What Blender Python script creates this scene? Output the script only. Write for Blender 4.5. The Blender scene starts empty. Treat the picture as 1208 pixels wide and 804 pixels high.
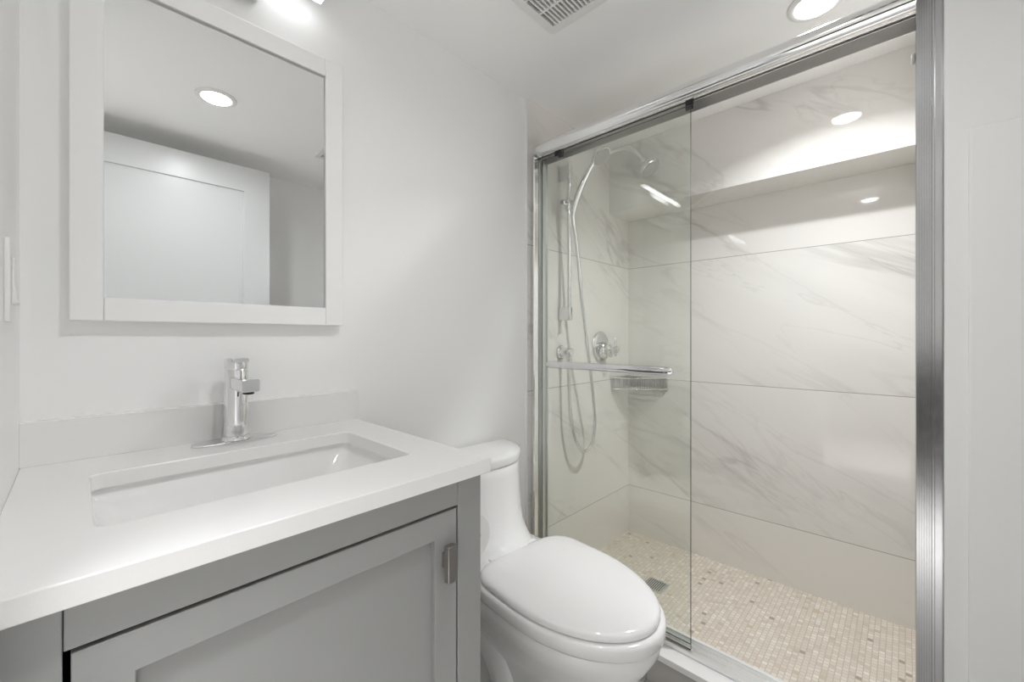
import bpy, bmesh, math, random
from mathutils import Vector, Matrix
random.seed(7)
C = bpy.context.scene.collection
SC = bpy.context.scene
PI = math.pi

# ------------------------------------------------------------------ camera, world, exposure
CAM_Z = 1.093
cam = bpy.data.cameras.new('camera')
cam.sensor_width = 36.0
cam.lens = 36.0 * 489.0 / 1208.0
cam.shift_y = -5.0 / 1208.0
cam.clip_start = 0.01
camo = bpy.data.objects.new('camera', cam)
C.objects.link(camo)
camo.location = (0, 0, CAM_Z)
camo.rotation_euler = (PI/2, 0, -math.radians(46.5))
SC.camera = camo

w = bpy.data.worlds.new('world'); SC.world = w; w.use_nodes = True
w.node_tree.nodes['Background'].inputs[0].default_value = (0.9, 0.93, 1.0, 1)
w.node_tree.nodes['Background'].inputs[1].default_value = 0.1

SC.view_settings.view_transform = 'Standard'
SC.view_settings.look = 'None'
SC.view_settings.gamma = 1.0
SC.view_settings.use_curve_mapping = False
SC.view_settings.exposure = 0.22
SC.cycles.max_bounces = 40
SC.cycles.diffuse_bounces = 32
SC.cycles.glossy_bounces = 12
SC.cycles.transparent_max_bounces = 24
SC.cycles.transmission_bounces = 8
SC.cycles.caustics_reflective = False
SC.cycles.sample_clamp_indirect = 4.0

SPOT_W = 3.1        # recessed lamp over the bathroom floor
SHOWER_W = 7.7      # recessed lamp over the shower
HALL_FILL_W = 14.5       # added fill light in the unseen hallway

# ------------------------------------------------------------------ materials
def new_mat(name):
    m = bpy.data.materials.new(name); m.use_nodes = True
    nt = m.node_tree
    return m, nt, nt.nodes['Principled BSDF']

def principled(name, col, rough=0.5, metal=0.0, coat=0.0, bump=0.0, bump_scale=200.0, var=0.0, spec=0.5, aniso=None):
    m, nt, b = new_mat(name)
    b.inputs['Base Color'].default_value = (*col, 1)
    b.inputs['Roughness'].default_value = rough
    b.inputs['Metallic'].default_value = metal
    b.inputs['Coat Weight'].default_value = coat
    b.inputs['Coat Roughness'].default_value = 0.04
    b.inputs['Specular IOR Level'].default_value = spec
    tc = nt.nodes.new('ShaderNodeTexCoord')
    nz = nt.nodes.new('ShaderNodeTexNoise'); nz.inputs['Scale'].default_value = bump_scale
    nz.inputs['Detail'].default_value = 3
    nt.links.new(tc.outputs['Object'], nz.inputs['Vector'])
    if bump > 0:
        bp = nt.nodes.new('ShaderNodeBump'); bp.inputs['Strength'].default_value = bump
        bp.inputs['Distance'].default_value = 0.001
        nt.links.new(nz.outputs['Fac'], bp.inputs['Height'])
        nt.links.new(bp.outputs['Normal'], b.inputs['Normal'])
    if var > 0:
        mr = nt.nodes.new('ShaderNodeMapRange')
        mr.inputs['To Min'].default_value = max(0.0, rough - var); mr.inputs['To Max'].default_value = rough + var
        nt.links.new(nz.outputs['Fac'], mr.inputs['Value'])
        nt.links.new(mr.outputs['Result'], b.inputs['Roughness'])
    return m

def math_node(nt, op, a, b=None, c=None):
    n = nt.nodes.new('ShaderNodeMath'); n.operation = op
    for i, v in enumerate((a, b, c)):
        if v is None: continue
        if isinstance(v, (int, float)): n.inputs[i].default_value = v
        else: nt.links.new(v, n.inputs[i])
    return n.outputs[0]

def mix_col(nt, fac, a, b):
    n = nt.nodes.new('ShaderNodeMix'); n.data_type = 'RGBA'
    if isinstance(fac, (int, float)): n.inputs[0].default_value = fac
    else: nt.links.new(fac, n.inputs[0])
    for i, v in ((6, a), (7, b)):
        if isinstance(v, tuple): n.inputs[i].default_value = (*v, 1)
        else: nt.links.new(v, n.inputs[i])
    return n.outputs[2]

def marble_tile(name, joints=True):
    """large glossy porcelain slabs, 60 cm high, faint grey diagonal veins, hairline joints"""
    m, nt, b = new_mat(name)
    geo = nt.nodes.new('ShaderNodeNewGeometry')
    sep = nt.nodes.new('ShaderNodeSeparateXYZ'); nt.links.new(geo.outputs['Position'], sep.inputs[0])
    x, y, z = sep.outputs
    zr = math_node(nt, 'DIVIDE', math_node(nt, 'SUBTRACT', z, 0.270 - 0.6), 0.6)
    row = math_node(nt, 'FLOOR', zr)
    fr = math_node(nt, 'FRACT', zr)
    # veins: coordinate along the wall (x and y added) against height, sheared, shifted per row of slabs
    run = math_node(nt, 'SUBTRACT', x, y)
    p = nt.nodes.new('ShaderNodeCombineXYZ')
    nt.links.new(math_node(nt, 'ADD', math_node(nt, 'MULTIPLY', run, 0.62), math_node(nt, 'MULTIPLY', z, 0.30)), p.inputs[0])
    nt.links.new(math_node(nt, 'ADD', math_node(nt, 'MULTIPLY', z, 1.45), math_node(nt, 'MULTIPLY', run, 0.72)), p.inputs[1])
    nt.links.new(math_node(nt, 'MULTIPLY', row, 3.73), p.inputs[2])
    def vein(scale, dist, width, seed):
        mp = nt.nodes.new('ShaderNodeMapping'); mp.inputs['Location'].default_value = (seed, seed*1.7, seed*0.3)
        nt.links.new(p.outputs[0], mp.inputs[0])
        nz = nt.nodes.new('ShaderNodeTexNoise'); nz.inputs['Scale'].default_value = scale
        nz.inputs['Detail'].default_value = 5; nz.inputs['Roughness'].default_value = 0.55
        nz.inputs['Distortion'].default_value = dist
        nt.links.new(mp.outputs[0], nz.inputs['Vector'])
        d = math_node(nt, 'ABSOLUTE', math_node(nt, 'SUBTRACT', nz.outputs['Fac'], 0.5))
        mr = nt.nodes.new('ShaderNodeMapRange'); mr.interpolation_type = 'SMOOTHSTEP'
        mr.inputs['From Min'].default_value = 0.0; mr.inputs['From Max'].default_value = width
        mr.inputs['To Min'].default_value = 1.0; mr.inputs['To Max'].default_value = 0.0
        nt.links.new(d, mr.inputs['Value'])
        return mr.outputs['Result']
    mask = nt.nodes.new('ShaderNodeTexNoise'); mask.inputs['Scale'].default_value = 2.1; mask.inputs['Detail'].default_value = 2
    nt.links.new(p.outputs[0], mask.inputs['Vector'])
    mk = nt.nodes.new('ShaderNodeMapRange'); mk.inputs['From Min'].default_value = 0.42; mk.inputs['From Max'].default_value = 0.68
    nt.links.new(mask.outputs['Fac'], mk.inputs['Value'])
    v1 = math_node(nt, 'MULTIPLY', vein(1.5, 0.5, 0.022, 3.1), math_node(nt, 'MULTIPLY', mk.outputs[0], 0.40))
    v2 = math_node(nt, 'MULTIPLY', vein(1.25, 0.4, 0.11, 3.1), math_node(nt, 'MULTIPLY', mk.outputs[0], 0.13))
    v3 = math_node(nt, 'MULTIPLY', vein(3.0, 0.8, 0.018, 9.4), math_node(nt, 'MULTIPLY', mk.outputs[0], 0.22))
    v = math_node(nt, 'MINIMUM', math_node(nt, 'ADD', math_node(nt, 'ADD', v1, v2), v3), 0.8)
    col = mix_col(nt, v, (0.775, 0.757, 0.725), (0.42, 0.405, 0.385))
    if joints:
        e = math_node(nt, 'MINIMUM', fr, math_node(nt, 'SUBTRACT', 1.0, fr))
        j = math_node(nt, 'LESS_THAN', e, 0.0022)
        col = mix_col(nt, j, col, (0.36, 0.345, 0.325))
    nt.links.new(col, b.inputs['Base Color'])
    b.inputs['Roughness'].default_value = 0.035
    return m

def mosaic_floor(name):
    """small stone mosaic laid in running columns, every chip its own tint"""
    m, nt, b = new_mat(name)
    geo = nt.nodes.new('ShaderNodeNewGeometry')
    sep = nt.nodes.new('ShaderNodeSeparateXYZ'); nt.links.new(geo.outputs['Position'], sep.inputs[0])
    x, y, z = sep.outputs
    cy = math_node(nt, 'DIVIDE', y, 0.0165)
    iy = math_node(nt, 'FLOOR', cy); fy = math_node(nt, 'FRACT', cy)
    off = math_node(nt, 'MULTIPLY', math_node(nt, 'MODULO', math_node(nt, 'ABSOLUTE', iy), 2.0), 0.5)
    cx = math_node(nt, 'ADD', math_node(nt, 'DIVIDE', x, 0.0168), off)
    ix = math_node(nt, 'FLOOR', cx); fx = math_node(nt, 'FRACT', cx)
    cell = nt.nodes.new('ShaderNodeCombineXYZ'); nt.links.new(ix, cell.inputs[0]); nt.links.new(iy, cell.inputs[1])
    wn = nt.nodes.new('ShaderNodeTexWhiteNoise'); nt.links.new(cell.outputs[0], wn.inputs['Vector'])
    rp = nt.nodes.new('ShaderNodeValToRGB'); cr = rp.color_ramp; cr.interpolation = 'CONSTANT'
    stops = [(0, (0.73, 0.66, 0.575)), (0.18, (0.78, 0.72, 0.63)), (0.36, (0.71, 0.635, 0.55)), (0.50, (0.74, 0.66, 0.57)),
             (0.62, (0.80, 0.75, 0.67)), (0.74, (0.86, 0.81, 0.73)), (0.80, (0.66, 0.585, 0.50)), (0.88, (0.72, 0.67, 0.58)), (0.976, (0.64, 0.53, 0.38)), (0.990, (0.38, 0.32, 0.27))]
    cr.elements[0].position = 0; cr.elements[0].color = (*stops[0][1], 1)
    cr.elements[1].position = stops[1][0]; cr.elements[1].color = (*stops[1][1], 1)
    for ps, cc in stops[2:]:
        e = cr.elements.new(ps); e.color = (*cc, 1)
    nt.links.new(wn.outputs['Value'], rp.inputs[0])
    ex = math_node(nt, 'MINIMUM', fx, math_node(nt, 'SUBTRACT', 1.0, fx))
    ey = math_node(nt, 'MINIMUM', fy, math_node(nt, 'SUBTRACT', 1.0, fy))
    g = math_node(nt, 'MAXIMUM', math_node(nt, 'LESS_THAN', ex, 0.07), math_node(nt, 'LESS_THAN', ey, 0.065))
    nz = nt.nodes.new('ShaderNodeTexNoise'); nz.inputs['Scale'].default_value = 160; nt.links.new(geo.outputs['Position'], nz.inputs['Vector'])
    col = mix_col(nt, math_node(nt, 'MULTIPLY', nz.outputs['Fac'], 0.22), rp.outputs[0], (0.55, 0.49, 0.42))
    col = mix_col(nt, g, col, (0.55, 0.50, 0.43))
    nt.links.new(col, b.inputs['Base Color'])
    b.inputs['Roughness'].default_value = 0.42
    bp = nt.nodes.new('ShaderNodeBump'); bp.inputs['Strength'].default_value = 0.5; bp.inputs['Distance'].default_value = 0.001
    bp.invert = True
    nt.links.new(g, bp.inputs['Height']); nt.links.new(bp.outputs['Normal'], b.inputs['Normal'])
    return m

def floor_tile(name):
    m, nt, b = new_mat(name)
    geo = nt.nodes.new('ShaderNodeNewGeometry')
    br = nt.nodes.new('ShaderNodeTexBrick'); br.offset = 0.5
    br.inputs['Color1'].default_value = (0.46, 0.445, 0.425, 1); br.inputs['Color2'].default_value = (0.44, 0.425, 0.41, 1)
    br.inputs['Mortar'].default_value = (0.24, 0.23, 0.22, 1)
    br.inputs['Scale'].default_value = 1.0; br.inputs['Brick Width'].default_value = 0.6; br.inputs['Row Height'].default_value = 0.3
    br.inputs['Mortar Size'].default_value = 0.002
    nt.links.new(geo.outputs['Position'], br.inputs['Vector'])
    nz = nt.nodes.new('ShaderNodeTexNoise'); nz.inputs['Scale'].default_value = 9; nz.inputs['Detail'].default_value = 6
    nt.links.new(geo.outputs['Position'], nz.inputs['Vector'])
    nt.links.new(mix_col(nt, math_node(nt, 'MULTIPLY', nz.outputs['Fac'], 0.3), br.outputs['Color'], (0.50, 0.485, 0.465)), b.inputs['Base Color'])
    b.inputs['Roughness'].default_value = 0.35
    return m

def quartz(name):
    m, nt, b = new_mat(name)
    geo = nt.nodes.new('ShaderNodeNewGeometry')
    nz = nt.nodes.new('ShaderNodeTexNoise'); nz.inputs['Scale'].default_value = 600; nz.inputs['Detail'].default_value = 2
    nt.links.new(geo.outputs['Position'], nz.inputs['Vector'])
    nt.links.new(mix_col(nt, nz.outputs['Fac'], (0.85, 0.84, 0.83), (0.81, 0.80, 0.79)), b.inputs['Base Color'])
    b.inputs['Roughness'].default_value = 0.16
    return m

def thin_glass(name):
    """clear sheet glass: transparent with a green tint, mirror reflection by Fresnel"""
    m = bpy.data.materials.new(name); m.use_nodes = True
    nt = m.node_tree; nt.nodes.clear()
    out = nt.nodes.new('ShaderNodeOutputMaterial')
    tr = nt.nodes.new('ShaderNodeBsdfTransparent'); tr.inputs[0].default_value = (0.990, 0.9965, 0.986, 1)
    gl = nt.nodes.new('ShaderNodeBsdfGlossy'); gl.inputs['Roughness'].default_value = 0.0
    gl.inputs[0].default_value = (1, 1, 1, 1)
    fr = nt.nodes.new('ShaderNodeFresnel'); fr.inputs['IOR'].default_value = 1.5
    # the same Fresnel for a ray that leaves the sheet as for one that enters it
    geo = nt.nodes.new('ShaderNodeNewGeometry')
    ior = math_node(nt, 'ADD', math_node(nt, 'MULTIPLY', geo.outputs['Backfacing'], 1/1.44 - 1.44), 1.44)
    lw = nt.nodes.new('ShaderNodeFresnel'); nt.links.new(ior, lw.inputs['IOR'])
    mx = nt.nodes.new('ShaderNodeMixShader')
    nt.nodes.remove(fr)
    nt.links.new(math_node(nt, 'MINIMUM', lw.outputs[0], 0.75), mx.inputs[0])
    nt.links.new(tr.outputs[0], mx.inputs[1]); nt.links.new(gl.outputs[0], mx.inputs[2])
    nt.links.new(mx.outputs[0], out.inputs[0])
    return m

def emit(name, col, s):
    m, nt, b = new_mat(name)
    b.inputs['Base Color'].default_value = (*col, 1)
    b.inputs['Emission Color'].default_value = (*col, 1)
    b.inputs['Emission Strength'].default_value = s
    return m

M = dict(
    paint=principled('wall_paint', (0.90, 0.898, 0.893), 0.42, bump=0.03, bump_scale=350),
    ceil=principled('ceiling_paint', (0.95, 0.945, 0.938), 0.6, bump=0.03, bump_scale=300),
    trim=principled('trim_paint', (0.82, 0.82, 0.815), 0.3),
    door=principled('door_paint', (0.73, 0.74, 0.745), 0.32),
    tile=marble_tile('marble_tile'),
    tile_plain=marble_tile('marble_slab', joints=False),
    mosaic=mosaic_floor('stone_mosaic'),
    floor=floor_tile('grey_floor_tile'),
    quartz=quartz('white_quartz'),
    porcelain=principled('porcelain', (0.84, 0.835, 0.83), 0.07, coat=0.3),
    seat=principled('seat_plastic', (0.83, 0.82, 0.815), 0.13, coat=0.2),
    panel_dark=principled('added_panel_dark', (0.035, 0.028, 0.024), 0.45),  # colour of the added hallway panel that darkens the jamb reflection
    oak=principled('pale_oak_bounce', (0.80, 0.77, 0.73), 0.45),
    cabinet=principled('grey_lacquer', (0.31, 0.31, 0.303), 0.33, bump=0.02, bump_scale=400),
    cabinet_in=principled('cabinet_inside', (0.06, 0.06, 0.06), 0.7),
    chrome=principled('chrome', (0.80, 0.80, 0.81), 0.05, metal=1.0),
    alu=principled('polished_aluminium', (0.52, 0.52, 0.53), 0.2, metal=1.0, var=0.04, bump_scale=60),
    alu_bright=principled('bright_aluminium', (0.90, 0.90, 0.90), 0.10, metal=1.0),
    alu_satin=principled('satin_aluminium', (0.90, 0.90, 0.89), 0.42, metal=1.0),
    alu_mid=principled('grey_aluminium', (0.80, 0.79, 0.78), 0.34, metal=1.0),
    alu_dark=principled('aluminium_channel', (0.68, 0.70, 0.69), 0.35, metal=1.0),
    nickel=principled('brushed_nickel', (0.36, 0.34, 0.32), 0.3, metal=1.0, var=0.06, bump_scale=80),
    mirror=principled('mirror_glass', (0.86, 0.87, 0.87), 0.0, metal=1.0),
    frame=principled('mirror_frame_lacquer', (0.90, 0.895, 0.89), 0.3),
    glass=thin_glass('door_glass'),
    glass_edge=principled('glass_edge', (0.05, 0.065, 0.058), 0.15),
    plastic=principled('white_plastic', (0.84, 0.835, 0.82), 0.3),
    vent=principled('vent_plastic', (0.80, 0.79, 0.775), 0.4),
    grey_rubber=principled('grey_spray_rubber', (0.42, 0.42, 0.41), 0.5),
    black=principled('black_rubber', (0.015, 0.015, 0.015), 0.5),
    dark=principled('shade_black', (0.008, 0.008, 0.008), 0.8),  # near-black painted in for the shade behind vent and drain slats
    steel=principled('stainless_grate', (0.80, 0.80, 0.78), 0.45, metal=1.0),
    paper=principled('tissue_paper', (0.85, 0.845, 0.84), 0.9, bump=0.2, bump_scale=500),
    card=principled('cardboard_core', (0.42, 0.33, 0.24), 0.8),
    lamp=emit('lamp_diffuser', (1.0, 0.99, 0.975), 20.0),
    led=emit('led_diffuser', (0.96, 0.98, 1.0), 5.5),
)

# ------------------------------------------------------------------ mesh helpers
class MB:
    """collects shapes into one mesh"""
    def __init__(s): s.v = []; s.f = []; s.mi = []
    def add(s, vs, fs, mi=0):
        o = len(s.v); s.v += [tuple(p) for p in vs]
        for f in fs: s.f.append([i + o for i in f]); s.mi.append(mi)
        return s
    def box(s, x0, x1, y0, y1, z0, z1, mi=0):
        vs = [(x, y, z) for z in (z0, z1) for y in (y0, y1) for x in (x0, x1)]
        return s.add(vs, [(0, 2, 3, 1), (4, 5, 7, 6), (0, 1, 5, 4), (2, 6, 7, 3), (0, 4, 6, 2), (1, 3, 7, 5)], mi)
    def loft(s, rings, cap0=True, cap1=True, closed=False, mi=0):
        n = len(rings[0]); vs = [p for r in rings for p in r]; fs = []
        k = len(rings)
        for i in range(k if closed else k - 1):
            a = i * n; b = ((i + 1) % k) * n
            for j in range(n):
                j2 = (j + 1) % n
                fs.append((a + j, a + j2, b + j2, b + j))
        if not closed:
            if cap0: fs.append(tuple(reversed(range(n))))
            if cap1: fs.append(tuple((k - 1) * n + j for j in range(n)))
        return s.add(vs, fs, mi)
    def tube(s, pts, r, n=14, closed=False, mi=0, sy=1.0):
        pts = [Vector(p) for p in pts]; k = len(pts)
        rr = r if isinstance(r, (list, tuple)) else [r] * k
        def tan(i):
            if closed: return (pts[(i + 1) % k] - pts[i - 1]).normalized()
            return (pts[min(i + 1, k - 1)] - pts[max(i - 1, 0)]).normalized()
        t = tan(0); up = Vector((0, 0, 1)) if abs(t.z) < 0.9 else Vector((1, 0, 0))
        nrm = (up - t * up.dot(t)).normalized(); rings = []
        for i in range(k):
            t = tan(i); nrm = (nrm - t * nrm.dot(t)).normalized(); bi = t.cross(nrm)
            rings.append([pts[i] + rr[i] * (math.cos(a) * nrm + sy * math.sin(a) * bi) for a in (2 * PI * j / n for j in range(n))])
        return s.loft(rings, closed=closed, mi=mi)
    def lathe(s, prof, origin, axis, n=32, mi=0, cap0=True, cap1=True):
        """prof: (radius, distance along axis)"""
        axis = Vector(axis).normalized(); o = Vector(origin)
        up = Vector((0, 0, 1)) if abs(axis.z) < 0.9 else Vector((1, 0, 0))
        u = axis.cross(up).normalized(); v = axis.cross(u)
        rings = [[o + axis * h + r * (math.cos(2 * PI * j / n) * u + math.sin(2 * PI * j / n) * v) for j in range(n)] for r, h in prof]
        return s.loft(rings, cap0, cap1, mi=mi)
    def prism(s, poly, axis, a, b, mi=0):
        """poly in the two other axes; 'y': (x,z), 'z': (x,y), 'x': (y,z)"""
        def P(p, t):
            return {'y': (p[0], t, p[1]), 'z': (p[0], p[1], t), 'x': (t, p[0], p[1])}[axis]
        return s.loft([[P(p, a) for p in poly], [P(p, b) for p in poly]], mi=mi)
    def plate_hole(s, outer, inner, z0, z1, mi=0):
        bm = bmesh.new()
        tops = []
        for z in (z0, z1):
            loops = []
            for lp in (outer, inner):
                vs = [bm.verts.new((p[0], p[1], z)) for p in lp]; loops.append(vs)
            es = []
            for vs in loops:
                for i in range(len(vs)): es.append(bm.edges.new((vs[i], vs[(i + 1) % len(vs)])))
            bmesh.ops.triangle_fill(bm, edges=es, use_beauty=True, use_dissolve=False)
            tops.append(loops)
        for k in range(2):
            a, b = tops[0][k], tops[1][k]; n = len(a)
            for i in range(n): bm.faces.new((a[i], a[(i + 1) % n], b[(i + 1) % n], b[i]))
        bm.verts.index_update()
        s.add([v.co[:] for v in bm.verts], [[v.index for v in f.verts] for f in bm.faces], mi); bm.free()
        return s

def frame_xz(mb, x0, x1, z0, z1, ix0, ix1, iz0, iz1, y0, y1):
    f = MB().plate_hole([(x0, z0), (x1, z0), (x1, z1), (x0, z1)], [(ix0, iz0), (ix1, iz0), (ix1, iz1), (ix0, iz1)], y0, y1)
    return mb.add([(p[0], p[2], p[1]) for p in f.v], f.f)

def rrect(x0, x1, y0, y1, r, k=5):
    pts = []
    for cx, cy, a0 in ((x1 - r, y1 - r, 0), (x0 + r, y1 - r, 90), (x0 + r, y0 + r, 180), (x1 - r, y0 + r, 270)):
        for i in range(k + 1):
            a = math.radians(a0 + 90 * i / k); pts.append((cx + r * math.cos(a), cy + r * math.sin(a)))
    return pts

def curve(pts, k=8, closed=False):
    P = [Vector(p) for p in pts]; n = len(P); out = []
    for i in range(n if closed else n - 1):
        g = (lambda j: P[j % n]) if closed else (lambda j: P[max(0, min(n - 1, j))])
        p0, p1, p2, p3 = g(i - 1), g(i), g(i + 1), g(i + 2)
        for q in range(k):
            t = q / k
            out.append(0.5 * ((2 * p1) + (-p0 + p2) * t + (2 * p0 - 5 * p1 + 4 * p2 - p3) * t * t + (-p0 + 3 * p1 - 3 * p2 + p3) * t ** 3))
    if not closed: out.append(P[-1])
    return out

def build(name, mb, mats, parent=None, loc=None, bevel=0.0, seg=2, subsurf=0, angle=40, label=None):
    """one mesh object; vertices are given in world coordinates and stored relative to the thing's base"""
    if parent is not None:
        root = parent
        while root.parent: root = root.parent
        loc = root.location
    loc = Vector(loc) if loc is not None else Vector((0, 0, 0))
    me = bpy.data.meshes.new(name)
    me.from_pydata([tuple(Vector(p) - loc) for p in mb.v], [], mb.f)
    if not isinstance(mats, (list, tuple)): mats = [mats]
    for m in mats: me.materials.append(m)
    for p, i in zip(me.polygons, mb.mi): p.material_index = i
    bm = bmesh.new(); bm.from_mesh(me)
    bmesh.ops.recalc_face_normals(bm, faces=bm.faces); bm.to_mesh(me); bm.free()
    me.shade_smooth(); me.set_sharp_from_angle(angle=math.radians(angle))
    o = bpy.data.objects.new(name, me); C.objects.link(o)
    if parent is not None: o.parent = parent
    else: o.location = loc
    if bevel > 0:
        b = o.modifiers.new('bevel', 'BEVEL'); b.width = bevel; b.segments = seg; b.limit_method = 'ANGLE'
        b.angle_limit = math.radians(35); b.harden_normals = False
    if subsurf:
        q = o.modifiers.new('subsurf', 'SUBSURF'); q.levels = subsurf; q.render_levels = subsurf
    if label: o['label'] = label
    return o

def thing(name, label, cat, loc, group=None):
    o = bpy.data.objects.new(name, None); C.objects.link(o)
    o.empty_display_size = 0.05
    o.location = loc; o['label'] = label; o['category'] = cat
    if group: o['group'] = group
    return o

def tag(o, label, cat, group=None):
    o['label'] = label; o['category'] = cat
    if group: o['group'] = group
    return o

def struct(name, mb, mats, label, **kw):
    o = build(name, mb, mats, **kw); o['kind'] = 'structure'; o['label'] = label; o['category'] = kw.get('cat', name.split('_')[0])
    return o

def area_light(name, loc, size, power, col=(0.945, 0.967, 1.0), rot=(0, 0, 0), shape='DISK', size_y=None, spread=None):
    l = bpy.data.lights.new(name, 'AREA'); l.shape = shape; l.size = size
    if size_y: l.size_y = size_y
    l.energy = power; l.color = col
    if spread: l.spread = math.radians(spread)
    o = bpy.data.objects.new(name, l); C.objects.link(o); o.location = loc; o.rotation_euler = rot
    return o

# ------------------------------------------------------------------ the room
XL, D, H = -0.067, 1.13, 2.065
XR = 1.271                      # face of the wall that holds the shower opening
XB, XS = 2.125, 1.918           # shower back wall, face of its soffit
YE = -0.06                      # shower end wall
TY = 1.12                       # tiled face on the mirror wall side
struct('floor_hall', MB().box(-1.6, XL - 0.1, -0.7, 1.25, -0.1, 0), M['oak'], 'pale oak hallway floor outside the doorway, made pale to bounce light')  # out of view; paleness chosen to bounce hall light up to the ceiling
struct('floor', MB().box(XL - 0.1, 2.225, -0.7, 1.25, -0.1, 0), M['floor'], 'grey tiled bathroom floor')
struct('ceiling', MB().box(-1.6, 2.225, -0.7, 1.25, H, H + 0.1), M['ceil'], 'smooth white painted ceiling')
struct('wall_back', MB().box(-1.6, 2.225, D, D + 0.12, 0, H), M['paint'], 'white painted wall behind mirror and toilet')
wl = MB().box(XL - 0.1, XL, 0.50, D, 0, H).box(XL - 0.1, XL, -0.7, -0.33, 0, H).box(XL - 0.1, XL, -0.33, 0.50, 2.0, H)
struct('wall_left', wl, M['paint'], 'white painted wall left of the vanity, with the doorway')
struct('wall_right', MB().box(XR, 2.225, -0.7, YE - 0.01, 0, H).box(XR, 1.305, YE - 0.01, YE, 0, H), M['paint'], 'white painted wall right of the shower opening')
struct('wall_front', MB().box(-1.6, XR, -0.7, -0.58, 0, H), M['paint'], 'white painted wall behind the door, seen in the mirror')
struct('wall_hall', MB().box(-1.7, -1.6, -0.7, 1.25, 0, H), M['paint'], 'white hallway wall outside the doorway')
struct('wall_shower_side', MB().box(XR, XB, TY, D, 0, H), M['tile'], 'pale marble tiled shower wall with the fixtures', bevel=0.001)
struct('wall_shower_back', MB().box(XB, 2.225, YE - 0.01, D, 0, H), M['tile'], 'long pale marble tiled back wall of the shower')
struct('wall_shower_soffit', MB().box(XS, XB, YE, TY, 1.73, H), M['tile_plain'], 'marble tiled soffit along the top of the shower back wall', bevel=0.001)
struct('wall_shower_end', MB().box(1.3055, XB, YE - 0.01, YE, 0, H), M['tile'], 'tiled shower wall behind the right jamb')
struct('floor_shower', MB().box(1.40, XB, YE, TY, 0, 0.014), M['mosaic'], 'beige stone mosaic shower floor')
cb = MB().box(1.256, 1.40, YE, TY, 0, 0.085, 0).box(1.25, 1.402, YE, TY, 0.085, 0.105, 1)
struct('trim_curb', cb, [M['floor'], M['quartz']], 'shower curb with white stone cap', bevel=0.0015)
struct('trim_tile_edge', MB().box(XR - 0.003, XR, TY - 0.001, D, 0.0, H), M['plastic'], 'slim pale edge strip where the tile starts')
# raised painted board on the right wall, with an eased edge
struct('trim_panel', MB().box(XR - 0.010, XR, -0.54, -0.094, 0, 1.52), M['paint'], 'raised white board on wall right of shower', bevel=0.007, seg=4)
cs = MB().box(XL, XL + 0.012, 0.50, 0.56, 0, 2.055).box(XL, XL + 0.012, -0.33, 0.50, 2.0, 2.055)
struct('trim_casing', cs, M['trim'], 'white casing around the doorway', bevel=0.003)
struct('trim_reflection_panel', MB().box(-1.6, -1.58, -0.58, 1.13, 0, 0.95), M['panel_dark'], 'added dark panel on the unseen hallway wall, darkens the right jamb reflection', bevel=0.004)  # added only to give the right jamb something dark to reflect
# open door leaf behind the camera, seen in the mirror
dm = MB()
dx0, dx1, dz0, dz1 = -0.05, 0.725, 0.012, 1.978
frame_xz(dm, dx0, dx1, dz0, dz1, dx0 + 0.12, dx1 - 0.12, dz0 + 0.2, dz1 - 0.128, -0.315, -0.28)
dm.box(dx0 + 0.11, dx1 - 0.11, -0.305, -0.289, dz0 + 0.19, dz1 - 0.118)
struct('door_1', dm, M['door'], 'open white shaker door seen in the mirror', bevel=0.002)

# ------------------------------------------------------------------ lamps
def downlight(x, y, label, power, spread):
    t = thing('ceiling_light', label, 'ceiling light', (x, y, H), 'recessed ceiling lights')
    build('trim_ring', MB().lathe([(0.050, -0.001), (0.052, -0.006), (0.062, -0.007), (0.070, -0.003), (0.071, 0.0), (0.05, 0.0)], (x, y, H), (0, 0, 1), 48, cap0=False, cap1=False), M['plastic'], t)
    build('diffuser', MB().lathe([(0.0498, 0.0), (0.0498, -0.004), (0.046, -0.009), (0.037, -0.0115), (0.032, -0.0115), (0.0315, -0.004), (0.001, -0.004)], (x, y, H), (0, 0, 1), 48), M['lamp'], t)
    l = area_light('lamp_beam', (0, 0, -0.0095), 0.06, power, spread=spread)
    l.parent = t
    return t
downlight(0.395, 0.185, 'round recessed light over the bathroom floor, seen only in the mirror', SPOT_W, 160)
downlight(1.487, 0.19, 'round recessed light in the shower ceiling, above the metal header', SHOWER_W, 135)
area_light('hall_fill', (-0.50, 0.10, H - 0.02), 0.6, HALL_FILL_W, (0.935, 0.965, 1.0), spread=64)  # added fill, aimed down so the hall floor bounces light into the room

t = thing('vanity_light', 'slim lit bar light above the framed mirror, at the top edge', 'wall light', (0.195, D, 1.93))
build('canopy', MB().box(0.085, 0.30, 1.102, D, 1.893, 2.0), M['chrome'], t, bevel=0.003)
build('housing', MB().box(-0.05, 0.438, 1.066, 1.102, 1.958, 1.976), M['chrome'], t, bevel=0.002)
build('diffuser', MB().box(-0.048, 0.437, 1.072, 1.096, 1.950, 1.958), M['led'], t, bevel=0.003)

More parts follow.
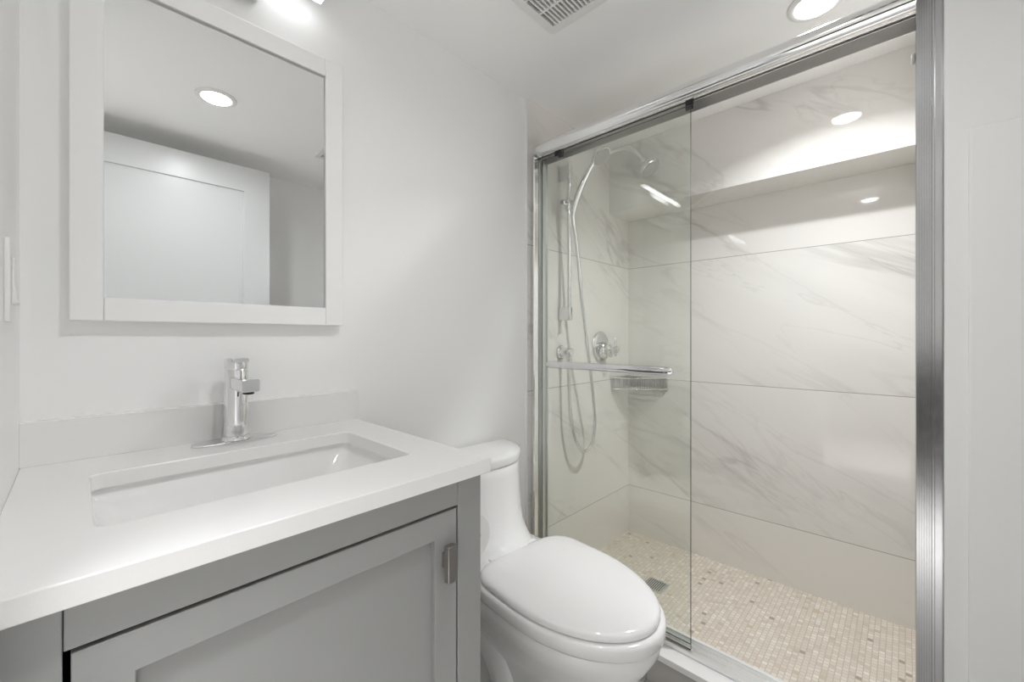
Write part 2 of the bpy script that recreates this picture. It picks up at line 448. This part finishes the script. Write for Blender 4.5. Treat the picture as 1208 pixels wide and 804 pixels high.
# ------------------------------------------------------------------ vanity
t = thing('vanity_cabinet', 'grey shaker vanity cabinet under the white countertop', 'cabinet', (0.235, 0.86, 0))
VF = 0.585
build('side_panel', MB().box(-0.063, -0.045, 0.606, 1.128, 0.0, 0.837), M['cabinet'], t, bevel=0.001)
build('side_panel', MB().box(0.512, 0.530, 0.606, 1.128, 0.0, 0.837), M['cabinet'], t, bevel=0.001)
build('back_panel', MB().box(-0.044, 0.511, 1.118, 1.128, 0.09, 0.70), M['cabinet_in'], t)
build('bottom_shelf', MB().box(-0.044, 0.511, 0.61, 1.117, 0.10, 0.118), M['cabinet_in'], t)
build('stile', MB().box(-0.063, -0.0085, VF, 0.605, 0.0, 0.837), M['cabinet'], t, bevel=0.0012)
build('stile', MB().box(0.4752, 0.530, VF, 0.605, 0.0, 0.837), M['cabinet'], t, bevel=0.0012)
build('top_rail', MB().box(-0.0078, 0.4745, VF, 0.605, 0.7905, 0.837), M['cabinet'], t, bevel=0.0012)
build('bottom_rail', MB().box(-0.0078, 0.4745, VF, 0.605, 0.09, 0.16), M['cabinet'], t, bevel=0.0012)
build('toe_kick', MB().box(-0.0078, 0.4745, 0.64, 0.65, 0.0, 0.09), M['cabinet_in'], t)
x0, x1, z0, z1, s_ = -0.0030, 0.4715, 0.165, 0.786, 0.047
d = frame_xz(MB(), x0, x1, z0, z1, x0 + s_, x1 - s_, z0 + s_, z1 - s_ + 0.004, VF, 0.605)
do = build('door', d, M['cabinet'], t, bevel=0.0012)
build('door_panel', MB().box(x0 + s_ - 0.006, x1 - s_ + 0.006, VF + 0.010, 0.602, z0 + s_ - 0.006, z1 - s_ + 0.010), M['cabinet'], do)
hb = MB().box(0.434, 0.4525, 0.559, 0.571, 0.674, 0.736).box(0.4395, 0.447, 0.571, 0.5848, 0.692, 0.718)
build('handle', hb, M['nickel'], do, bevel=0.001, label='brushed nickel tab pull')

t = thing('countertop', 'white stone vanity countertop with a low backsplash', 'countertop', (0.237, 0.86, 0.838))
cut = rrect(0.016, 0.451, 0.697, 0.975, 0.018)
build('slab', MB().plate_hole([(-0.067, 0.567), (0.540, 0.567), (0.540, 1.130), (-0.067, 1.130)], cut, 0.8385, 0.865), M['quartz'], t, bevel=0.0018)
build('backsplash', MB().box(-0.067, 0.546, 1.110, 1.130, 0.865, 0.943), M['quartz'], t, bevel=0.0008)

def basin():
    mb = MB(); rings = []
    prof = [(-0.004, 0.8380, 0.020), (-0.004, 0.826, 0.022), (0.006, 0.812, 0.03), (0.022, 0.765, 0.045), (0.040, 0.728, 0.055), (0.075, 0.710, 0.06), (0.115, 0.706, 0.02)]
    for ins, z, r in prof:
        rings.append([(p[0], p[1], z) for p in rrect(0.012 + ins, 0.455 - ins * 1.5 if ins > 0 else 0.455 - ins, 0.693 + ins, 0.979 - ins, r, 6)])
    outer = [[(p[0], p[1], z) for p in rrect(0.012 + i, 0.455 - i, 0.693 + i, 0.979 - i, r, 6)] for i, z, r in
             [(0.060, 0.694, 0.06), (0.02, 0.71, 0.05), (-0.01, 0.77, 0.04), (-0.020, 0.826, 0.03), (-0.020, 0.838, 0.03)]]
    return mb.loft(outer + rings, cap0=True, cap1=True)
t = thing('sink', 'white rectangular undermount basin set below the countertop', 'sink', (0.234, 0.836, 0.70))
build('basin', basin(), M['porcelain'], t, angle=60)
build('drain', MB().lathe([(0.001, 0.001), (0.02, 0.002), (0.024, 0.0)], (0.22, 0.84, 0.7062), (0, 0, 1), 24), M['chrome'], t)

fx, fy = 0.243, 1.062
t = thing('faucet', 'chrome single lever faucet standing on its oval deck plate', 'faucet', (fx, fy, 0.8655))
pl = MB(); rg = []
for ins, z in ((0, 0.8655), (0, 0.8680), (0.002, 0.8698), (0.006, 0.8705)):
    rg.append([(fx + (0.080 - ins) * math.copysign(abs(math.cos(a)) ** 0.75, math.cos(a)), fy + (0.026 - ins) * math.copysign(abs(math.sin(a)) ** 0.9, math.sin(a)), z) for a in (2 * PI * j / 48 for j in range(48))])
build('deck_plate', pl.loft(rg), M['chrome'], t)
build('base_ring', MB().lathe([(0.0285, 0), (0.0285, 0.005), (0.026, 0.008), (0.0235, 0.009)], (fx, fy, 0.8706), (0, 0, 1), 40), M['chrome'], t)
build('body', MB().lathe([(0.0225, 0), (0.0225, 0.140), (0.0215, 0.142)], (fx, fy, 0.8797), (0, 0, 1), 40), M['chrome'], t)
sp = build('spout', MB().prism(rrect(fx - 0.0165, fx + 0.0165, 0.9815, 1.007, 0.004, 3), 'y', 0.955, 1.050), M['chrome'], t, bevel=0.001)
build('aerator', MB().lathe([(0.010, 0), (0.010, 0.004), (0.008, 0.005)], (fx, 0.970, 0.981), (0, 0, -1), 24), M['black'], sp)
hd = MB().lathe([(0.0222, 0), (0.0225, 0.002), (0.0225, 0.022), (0.0212, 0.024)], (fx, fy, 1.0225), (0, 0, 1), 40)
hd.prism(rrect(fx - 0.0135, fx + 0.0135, 1.0385, 1.0475, 0.003, 3), 'y', 1.020, 1.055)
build('lever', hd, M['chrome'], t)

# ------------------------------------------------------------------ mirror, switch
mx0, mx1, mz0, mz1, fw = -0.008, 0.497, 1.123, 1.820, 0.0455
t = thing('wall_mirror', 'white framed rectangular mirror hanging above the faucet', 'mirror', (0.2445, D, mz0))
for a, b in ((mx0, mx0 + fw), (mx1 - fw, mx1)):
    build('frame_stile', MB().box(a, b, 1.100, 1.1295, mz0, mz1), M['frame'], t, bevel=0.002)
for a, b in ((mz0, mz0 + fw), (mz1 - fw, mz1)):
    build('frame_rail', MB().box(mx0 + fw + 0.0003, mx1 - fw - 0.0003, 1.100, 1.1295, a, b), M['frame'], t, bevel=0.002)
build('mirror_glass', MB().box(mx0 + fw - 0.006, mx1 - fw + 0.006, 1.108, 1.112, mz0 + fw - 0.006, mz1 - fw + 0.006), M['mirror'], t)

t = thing('light_switch', 'white rocker light switch on wall left of mirror', 'light switch', (XL, 0.92, 1.113))
build('plate', MB().box(XL, XL + 0.006, 0.885, 0.955, 1.113, 1.229), M['plastic'], t, bevel=0.002)
rk = MB().prism([(XL + 0.006, 1.138), (XL + 0.012, 1.140), (XL + 0.0085, 1.172), (XL + 0.009, 1.203), (XL + 0.006, 1.205)], 'y', 0.903, 0.937)
build('rocker', rk, M['plastic'], t, bevel=0.001)

# ------------------------------------------------------------------ toilet
TX = 0.935
def egg(half, yb, yf, ywid, z, n=48, pw=2.0, back=0.80):
    """elongated seat outline: rounded front at yf, flatter narrower back at yb, widest at ywid"""
    pts = []
    for j in range(n):
        a = 2 * PI * j / n; c, s = math.cos(a), math.sin(a)
        if s <= 0: pts.append((TX + half * c, ywid + (ywid - yf) * s, z))
        else:
            e = 2.0 / 7.0
            pts.append((TX + half * math.copysign(abs(c) ** e, c) * (1 - (1 - back) * s ** 1.6), ywid + (yb - ywid) * abs(s) ** e, z))
    return pts
t = thing('toilet', 'white one piece toilet with closed lid between vanity and shower', 'toilet', (TX, 0.75, 0))
body = MB(); rings = []
for half, yb, yf, yw, z, bk in [
    (0.118, 1.06, 0.520, 0.80, 0.0, 0.95), (0.118, 1.06, 0.515, 0.80, 0.03, 0.95), (0.106, 1.05, 0.535, 0.80, 0.06, 0.95), (0.098, 1.05, 0.545, 0.78, 0.12, 0.95),
    (0.105, 1.05, 0.530, 0.76, 0.19, 0.92), (0.135, 1.06, 0.482, 0.73, 0.26, 0.92), (0.167, 1.08, 0.440, 0.71, 0.32, 0.92),
    (0.183, 1.09, 0.420, 0.70, 0.355, 0.95), (0.187, 1.10, 0.414, 0.695, 0.377, 0.98), (0.185, 1.10, 0.416, 0.695, 0.384, 0.98), (0.176, 1.09, 0.425, 0.695, 0.386, 0.98)]:
    rings.append(egg(half, yb, yf, yw, z, back=bk))
body.loft(rings)
def dee(hw, yb, dep, z, n=40, e=2.0):
    pts = []
    for j in range(n):
        a = PI + PI * j / (n - 1)
        pts.append((TX - 0.012 + hw * 0.965 * math.copysign(abs(math.cos(a)) ** (2 / e), math.cos(a)), yb - dep * abs(math.sin(a)) ** (2 / e), z))
    return pts
rings = []
for hw, dep, z in [(0.180, 0.300, 0.30), (0.182, 0.300, 0.37), (0.182, 0.292, 0.405), (0.181, 0.268, 0.418), (0.180, 0.235, 0.440), (0.180, 0.205, 0.475), (0.180, 0.190, 0.52), (0.182, 0.180, 0.58),
                   (0.184, 0.173, 0.64), (0.184, 0.171, 0.668), (0.180, 0.166, 0.672)]:
    rings.append(dee(hw, 1.122, dep, z, e=2.15))
body.loft(rings)
for sx in (-1, 1):   # the trapway that shows as a round hump in each side
    arc = [(TX + sx * 0.075, 0.945 + 0.128 * math.cos(a), 0.075 + 0.128 * math.sin(a)) for a in (math.radians(-30 + 240 * i / 24) for i in range(25))]
    body.tube(arc, 0.058, 16)
bo = build('body', body, M['porcelain'], t, angle=50)
tl = MB(); rings = []
for g, z in ((-0.004, 0.6745), (0.004, 0.676), (0.006, 0.682), (0.006, 0.697), (0.003, 0.7035), (-0.004, 0.7065), (-0.02, 0.708)):
    rings.append(dee(0.186 + g, 1.1235, 0.172 + g, z, e=2.15))
build('tank_lid', tl.loft(rings), M['porcelain'], t, angle=60)
sr = MB(); sr.loft([egg(0.187, 0.885, 0.413, 0.70, 0.3872, back=0.85), egg(0.191, 0.888, 0.408, 0.70, 0.391, back=0.85), egg(0.192, 0.888, 0.407, 0.70, 0.414, back=0.85), egg(0.190, 0.887, 0.409, 0.70, 0.4195, back=0.85), egg(0.183, 0.885, 0.416, 0.70, 0.4220, back=0.85)])
build('seat', sr, M['seat'], t, angle=60)
ld = MB(); rings = []
for g, z in ((-0.012, 0.4245), (-0.001, 0.4262), (0.0, 0.430), (0.0, 0.435), (-0.003, 0.4400), (-0.009, 0.4435), (-0.022, 0.4460), (-0.06, 0.4480), (-0.12, 0.4490)):
    rings.append(egg(0.184 + g, 0.878 + g * 0.8, 0.420 - g, 0.70, z, back=0.83))
build('seat_lid', ld.loft(rings), M['seat'], t, angle=60)
for sx in (-1, 1):
    build('hinge', MB().prism(rrect(TX + sx * 0.075 - 0.022, TX + sx * 0.075 + 0.022, 0.8895, 0.908, 0.008, 4), 'z', 0.3935, 0.434), M['seat'], t, bevel=0.003)

t.location = (TX + 0.003 - 0.0113, 0.7405, 0); t.rotation_euler = (0, 0, -math.radians(5))   # set very slightly askew

# ------------------------------------------------------------------ toilet paper beside the vanity
px, pz = 0.594, 0.664
t = thing('toilet_paper_holder', 'chrome paper holder on the side of the grey vanity', 'paper holder', (0.53, 0.73, pz))
build('bar', MB().lathe([(0.006, 0), (0.006, 0.150), (0.0095, 0.151), (0.0095, 0.160), (0.007, 0.162)], (px, 0.825, pz), (0, -1, 0), 20), M['chrome'], t)
build('arm', MB().tube([(0.535, 0.818, pz), (px, 0.818, pz)], 0.007, 14), M['chrome'], t)
build('mount', MB().lathe([(0.022, 0), (0.022, 0.006), (0.018, 0.008)], (0.5302, 0.818, pz), (1, 0, 0), 28), M['chrome'], t)
rl = MB(); n = 48
prof = [(0.020, 0.684), (0.053, 0.684), (0.055, 0.686), (0.055, 0.783), (0.053, 0.785), (0.020, 0.785)]
rings = [[(px + r * math.cos(2 * PI * j / n), y, pz - 0.0128 + r * math.sin(2 * PI * j / n)) for j in range(n)] for r, y in prof]
t = thing('toilet_paper_roll', 'white paper roll hanging between vanity side and toilet tank', 'toilet paper', (px, 0.735, pz))
build('paper', MB().loft(rings, closed=True), M['paper'], t)
build('core', MB().loft([[(px + r * math.cos(2 * PI * j / n), y, pz - 0.0128 + r * math.sin(2 * PI * j / n)) for j in range(n)] for r, y in [(0.0198, 0.6845), (0.0198, 0.7845), (0.0188, 0.7845), (0.0188, 0.6845)]], closed=True), M['card'], t)

# ------------------------------------------------------------------ ceiling vents
def grille(name, label, cat, x0, x1, y0, y1, ix0, ix1, iy0, iy1, rows, cols):
    t = thing(name, label, cat, ((x0 + x1) / 2, (y0 + y1) / 2, H))
    zb = H - 0.014
    build('frame', MB().plate_hole(rrect(x0, x1, y0, y1, 0.012), rrect(ix0, ix1, iy0, iy1, 0.002, 2), zb, H - 0.0005), M['vent'], t, bevel=0.003)
    build('shade_backing', MB().box(ix0 - 0.002, ix1 + 0.002, iy0 - 0.002, iy1 + 0.002, H - 0.003, H - 0.0008), M['dark'], t)  # flat dark sheet painted as the shade between the slats
    p = (iy1 - iy0) / rows
    for i in range(rows - 1):
        y = iy0 + p * (i + 1)
        build('slat', MB().box(ix0, ix1, y - p * 0.21, y + p * 0.21, zb + 0.001, H - 0.0035), M['vent'], t)
    q = (ix1 - ix0) / cols
    cbm = MB()
    for i in range(cols - 1):
        cbm.box(ix0 + q * (i + 1) - 0.003, ix0 + q * (i + 1) + 0.003, iy0, iy1, zb + 0.0005, H - 0.0035)
    build('cross_bars', cbm, M['vent'], t)
    return t
grille('exhaust_vent', 'white slotted exhaust fan grille in the ceiling before the shower', 'vent', 0.73, 1.045, 0.51, 0.815, 0.757, 1.018, 0.540, 0.790, 20, 4)
grille('air_register', 'small white ceiling register, its corner glimpsed in the mirror', 'vent', 0.875, 1.085, -0.07, 0.14, 0.897, 1.063, -0.04, 0.11, 6, 1)

# ------------------------------------------------------------------ shower enclosure frame
t = thing('shower_door_frame', 'polished aluminium frame around the shower opening', 'door frame', (1.345, 0.53, 0.105))
hp = [(1.318, 1.833)]
for i in range(17):
    a = math.radians(262 - 172 * i / 16)
    hp.append((1.330 + 0.034 * math.cos(a), 1.8615 + 0.0285 * math.sin(a)))
hp += [(1.378, 1.890), (1.386, 1.884), (1.386, 1.874), (1.320, 1.874), (1.320, 1.833)]
build('header', MB().prism(hp, 'y', -0.019, 1.119), M['alu_bright'], t, angle=35)
tr = [(1.3203, 1.8737), (1.3203, 1.8345), (1.3228, 1.8345), (1.3228, 1.868), (1.3385, 1.868), (1.3385, 1.834), (1.341, 1.834), (1.341, 1.868), (1.3825, 1.868), (1.3825, 1.824), (1.386, 1.824), (1.386, 1.8737)]
build('track', MB().prism(tr, 'y', -0.019, 1.119), M['alu_mid'], t, angle=25)
bt = [(1.304, 0.1055), (1.304, 0.1165), (1.307, 0.1165), (1.3085, 0.1095), (1.3385, 0.1095), (1.3385, 0.118), (1.341, 0.118), (1.341, 0.1095), (1.3645, 0.1095), (1.3645, 0.122), (1.3675, 0.122), (1.3675, 0.1055)]
build('bottom_track', MB().prism(bt, 'y', -0.019, 1.099), M['alu_satin'], t, angle=25)
rj = [(1.386, -0.0595), (1.300, -0.0595), (1.300, -0.0475), (1.306, -0.0465), (1.306, -0.0430), (1.302, -0.0425)]
for i in range(6):
    y = -0.0415 + i * 0.004
    rj += [(1.299, y), (1.299, y + 0.002), (1.3005, y + 0.0025), (1.3005, y + 0.0035)]
rj += [(1.302, -0.0170), (1.386, -0.0170)]
build('jamb', MB().prism(rj, 'z', 0.1056, 1.892), M['alu'], t, angle=25)
lj = [(1.296, 1.1195), (1.296, 1.108), (1.299, 1.104), (1.320, 1.104), (1.3205, 1.1195)]
build('jamb', MB().prism(lj, 'z', 0.1056, 1.8325), M['alu_bright'], t, angle=25)
lc = [(1.3207, 1.1195), (1.3207, 1.103), (1.3230, 1.103), (1.3230, 1.110), (1.3385, 1.110), (1.3385, 1.103), (1.341, 1.103), (1.341, 1.110), (1.382, 1.110), (1.382, 1.103), (1.386, 1.103), (1.386, 1.1195)]
build('side_channel', MB().prism(lc, 'z', 0.1056, 1.8255), M['alu_dark'], t, angle=25)
build('bumper', MB().box(1.352, 1.364, -0.0168, -0.010, 1.735, 1.757), M['plastic'], t, bevel=0.002)

def pane(x, y0, y1, z0, z1, th=0.006):
    mb = MB()
    vs = [(xx, y, z) for z in (z0, z1) for y in (y0, y1) for xx in (x - th/2, x + th/2)]
    mb.add(vs, [(0, 4, 6, 2), (1, 3, 7, 5)], 0)
    mb.add(vs, [(0, 2, 3, 1), (4, 5, 7, 6), (0, 1, 5, 4), (2, 6, 7, 3)], 1)
    return mb
def sliding_door(x, y0, y1, label):
    t = thing('glass_door', label, 'shower door', (x, (y0 + y1) / 2, 0.112), 'sliding shower doors')
    build('pane', pane(x, y0, y1, 0.1125, 1.832), [M['glass'], M['glass_edge']], t)
    for y in (y0 + 0.004, y1 - 0.098):
        rb = build('roller_bracket', MB().box(x - 0.0042, x + 0.0042, y - 0.012, y + 0.012, 1.818, 1.843), M['black'], t, bevel=0.002)
        build('roller', MB().lathe([(0.008, 0), (0.008, 0.006), (0.006, 0.008)], (x - 0.0045, y, 1.8515), (1, 0, 0), 20), M['plastic'], rb)
    return t
od = sliding_door(1.328, 0.4873, 1.108, 'outer clear glass sliding shower door with the towel bar')
sliding_door(1.352, 0.497, 1.108, 'inner clear glass sliding shower door, behind the outer one')
bz, bx = 0.984, 1.290
tb = build('towel_bar', MB().tube([(bx, 0.528, bz), (bx, 0.534, bz), (bx, 0.56, bz), (bx, 1.01, bz), (bx, 1.032, bz), (bx, 1.037, bz)], [0.006, 0.0125, 0.014, 0.014, 0.0125, 0.006], 20, sy=0.55), M['chrome'], od)
for y in (0.585, 0.985):
    build('post', MB().lathe([(0.0075, 0), (0.0075, 0.026), (0.011, 0.0275), (0.011, 0.0309)], (bx + 0.004, y, bz), (1, 0, 0), 20), M['chrome'], tb)

# ------------------------------------------------------------------ shower fixtures on the tiled side wall
t = thing('slide_bar', 'chrome vertical slide bar on the tiled shower wall', 'shower rail', (1.49, TY, 1.16))
build('rail', MB().tube([(1.49, 1.068, 1.165), (1.49, 1.068, 1.862)], 0.0095, 18), M['chrome'], t)
for z in (1.195, 1.815):
    build('bracket', MB().box(1.478, 1.502, 1.058, TY - 0.0003, z - 0.030, z + 0.030), M['chrome'], t, bevel=0.004)
sl = MB().lathe([(0.017, -0.026), (0.019, -0.022), (0.019, 0.022), (0.017, 0.026)], (1.49, 1.068, 1.672), (0, 0, 1), 24)
sl.tube([(1.49, 1.066, 1.672), (1.484, 1.041, 1.675)], 0.011, 16)
sd = build('slider', sl, M['chrome'], t)
build('knob', MB().lathe([(0.009, 0), (0.009, 0.014), (0.013, 0.016), (0.013, 0.030), (0.010, 0.033)], (1.474, 1.068, 1.672), (-1, 0, 0), 20), M['chrome'], sd)

t = thing('hand_shower', 'chrome hand shower held in the slide bar holder', 'hand shower', (1.494, 1.022, 1.63))
hpts = curve([(1.474, 1.036, 1.625), (1.478, 1.025, 1.672), (1.490, 1.000, 1.745), (1.506, 0.970, 1.812), (1.517, 0.948, 1.845)], 6)
build('handle', MB().tube(hpts, [0.0095 + 0.004 * math.sin(PI * i / (len(hpts) - 1)) for i in range(len(hpts))], 18), M['chrome'], t)
hn = Vector((0.02, -0.62, -0.72))
hh = build('head', MB().lathe([(0.012, -0.024), (0.030, -0.018), (0.043, -0.004), (0.045, 0.004), (0.043, 0.009)], (1.519, 0.928, 1.852), hn, 36), M['chrome'], t)
build('spray_face', MB().lathe([(0.040, 0.0092), (0.038, 0.0115), (0.001, 0.0125)], (1.519, 0.928, 1.852), hn, 36), M['grey_rubber'], hh)
hose = curve([(1.474, 1.036, 1.624), (1.478, 1.038, 1.585), (1.503, 1.036, 1.480), (1.528, 1.030, 1.268), (1.575, 1.030, 1.044), (1.632, 1.040, 0.848), (1.668, 1.050, 0.705), (1.652, 1.055, 0.605), (1.598, 1.060, 0.571), (1.540, 1.064, 0.622), (1.507, 1.070, 0.729), (1.496, 1.0745, 0.879), (1.4945, 1.0755, 0.9742)], 8)
o = build('shower_hose', MB().tube(hose, 0.0075, 12), M['chrome'], loc=(1.4945, 1.0755, 0.975))
tag(o, 'chrome flexible hose looping down from the hand shower', 'hose')

t = thing('supply_elbow', 'round chrome hose outlet on shower wall below slide bar', 'shower outlet', (1.4945, TY, 1.025))
build('flange', MB().lathe([(0.031, 0.0003), (0.031, 0.006), (0.027, 0.011)], (1.4945, TY, 1.025), (0, -1, 0), 32), M['chrome'], t)
build('body', MB().lathe([(0.019, 0.011), (0.019, 0.060), (0.016, 0.064)], (1.4945, TY, 1.025), (0, -1, 0), 28), M['chrome'], t)
build('outlet', MB().lathe([(0.011, 0.015), (0.011, 0.036), (0.0095, 0.036), (0.0095, 0.050)], (1.4945, 1.0755, 1.025), (0, 0, -1), 20), M['chrome'], t)

t = thing('shower_valve', 'chrome shower mixer valve with round plate and lever', 'shower valve', (1.828, TY, 1.04))
build('escutcheon', MB().lathe([(0.076, 0.0003), (0.076, 0.004), (0.070, 0.009), (0.03, 0.012)], (1.828, TY, 1.045), (0, -1, 0), 48), M['chrome'], t)
build('body', MB().lathe([(0.042, 0.010), (0.042, 0.036), (0.036, 0.042), (0.034, 0.062), (0.026, 0.068)], (1.828, TY, 1.026), (0, -1, 0), 36), M['chrome'], t)
lv = MB().lathe([(0.017, 0.066), (0.017, 0.098), (0.014, 0.102)], (1.828, TY, 1.03), (0, -1, 0), 24)
lv.tube([(1.828, 1.034, 0.996), (1.828, 1.034, 1.00), (1.828, 1.034, 1.085), (1.828, 1.034, 1.089)], [0.004, 0.0065, 0.0065, 0.004], 14)
lv.tube([(1.792, 1.034, 1.03), (1.796, 1.034, 1.03), (1.860, 1.034, 1.03), (1.864, 1.034, 1.03)], [0.004, 0.0065, 0.0065, 0.004], 14)
build('handle', lv, M['chrome'], t)

t = thing('overhead_shower', 'chrome fixed shower head on a curved arm near the ceiling', 'shower head', (1.80, TY, 1.985))
build('flange', MB().lathe([(0.032, 0.0003), (0.031, 0.006), (0.016, 0.014)], (1.80, TY, 1.985), (0, -1, 0), 32), M['chrome'], t)
arm = curve([(1.80, 1.112, 1.985), (1.80, 1.06, 1.992), (1.80, 1.00, 1.994), (1.80, 0.945, 1.980), (1.80, 0.905, 1.940), (1.80, 0.880, 1.905)], 6)
build('arm', MB().tube(arm, 0.0105, 16), M['chrome'], t)
hx = Vector((0, -0.62, -0.78))
build('nut', MB().lathe([(0.014, 0), (0.016, 0.003), (0.016, 0.018), (0.013, 0.022)], (1.80, 0.882, 1.908), hx, 12), M['chrome'], t)
hh = build('head', MB().lathe([(0.014, 0.018), (0.018, 0.026), (0.042, 0.048), (0.047, 0.056), (0.047, 0.066), (0.044, 0.069)], (1.80, 0.882, 1.908), hx, 36), M['chrome'], t)
build('spray_face', MB().lathe([(0.042, 0.0692), (0.040, 0.071), (0.001, 0.072)], (1.80, 0.882, 1.908), hx, 36), M['grey_rubber'], hh)

# triangular wire basket in the corner
t = thing('corner_basket', 'chrome wire basket in the shower corner below the valve', 'basket', (2.05, 1.06, 0.815))
A, B_, Cc = Vector((1.932, 1.113, 0)), Vector((2.118, 0.898, 0)), Vector((2.118, 1.113, 0))
def rim_at(z):
    f = []
    for i in range(13):
        q = i / 12; p = A.lerp(B_, q) + Vector((-0.76, -0.65, 0)) * 0.018 * math.sin(PI * q)
        f.append(Vector((p.x, p.y, z)))
    return f
def rim(z):
    mb = MB(); mb.tube(rim_at(z), 0.0030, 10)
    mb.tube([(A.x, A.y, z), (Cc.x, Cc.y, z)], 0.0030, 10); mb.tube([(B_.x, B_.y, z), (Cc.x, Cc.y, z)], 0.0030, 10)
    return mb
build('rim', rim(0.878), M['chrome'], t)
build('lower_rim', rim(0.820), M['chrome'], t)
wm = MB(); up, lo = rim_at(0.878), rim_at(0.820)
for i in range(25):
    q = i / 24 * 12; k = min(int(q), 11); f = q - k
    wm.tube([lo[k].lerp(lo[k + 1], f), up[k].lerp(up[k + 1], f)], 0.0016, 8)
for i in range(1, 16):
    x = A.x + (Cc.x - A.x) * i / 16; wm.tube([(x, A.y, 0.820), (x, A.y, 0.878)], 0.0016, 8)
    y = B_.y + (Cc.y - B_.y) * i / 16; wm.tube([(B_.x, y, 0.820), (B_.x, y, 0.878)], 0.0016, 8)
build('side_wires', wm, M['chrome'], t)
fl = MB()
for i in range(1, 14):
    q = i / 14; a = A.lerp(Cc, q); b = A.lerp(B_, q)
    fl.tube([(a.x, a.y, 0.819), (b.x, b.y, 0.819)], 0.0018, 8)
for i in range(1, 4):
    q = i / 4; a = B_.lerp(Cc, q); b = B_.lerp(A, q)
    fl.tube([(a.x, a.y, 0.8165), (b.x, b.y, 0.8165)], 0.0018, 8)
build('floor_wires', fl, M['chrome'], t)

# square drain in the mosaic
t = thing('floor_drain', 'square metal drain grate in the mosaic shower floor', 'drain', (1.735, 0.79, 0.014))
build('frame', MB().plate_hole(rrect(1.690, 1.780, 0.745, 0.835, 0.003, 2), rrect(1.697, 1.773, 0.752, 0.828, 0.001, 1), 0.0143, 0.0165), M['steel'], t)
build('shade_sheet', MB().box(1.6965, 1.7735, 0.7515, 0.8285, 0.0142, 0.0146), M['dark'], t)  # thin black sheet in place of the shaded hole under the grate
for i in range(9):
    y = 0.752 + 0.076 * (i + 0.5) / 9
    build('slat', MB().box(1.697, 1.773, y - 0.0023, y + 0.0023, 0.0148, 0.0163), M['steel'], t)
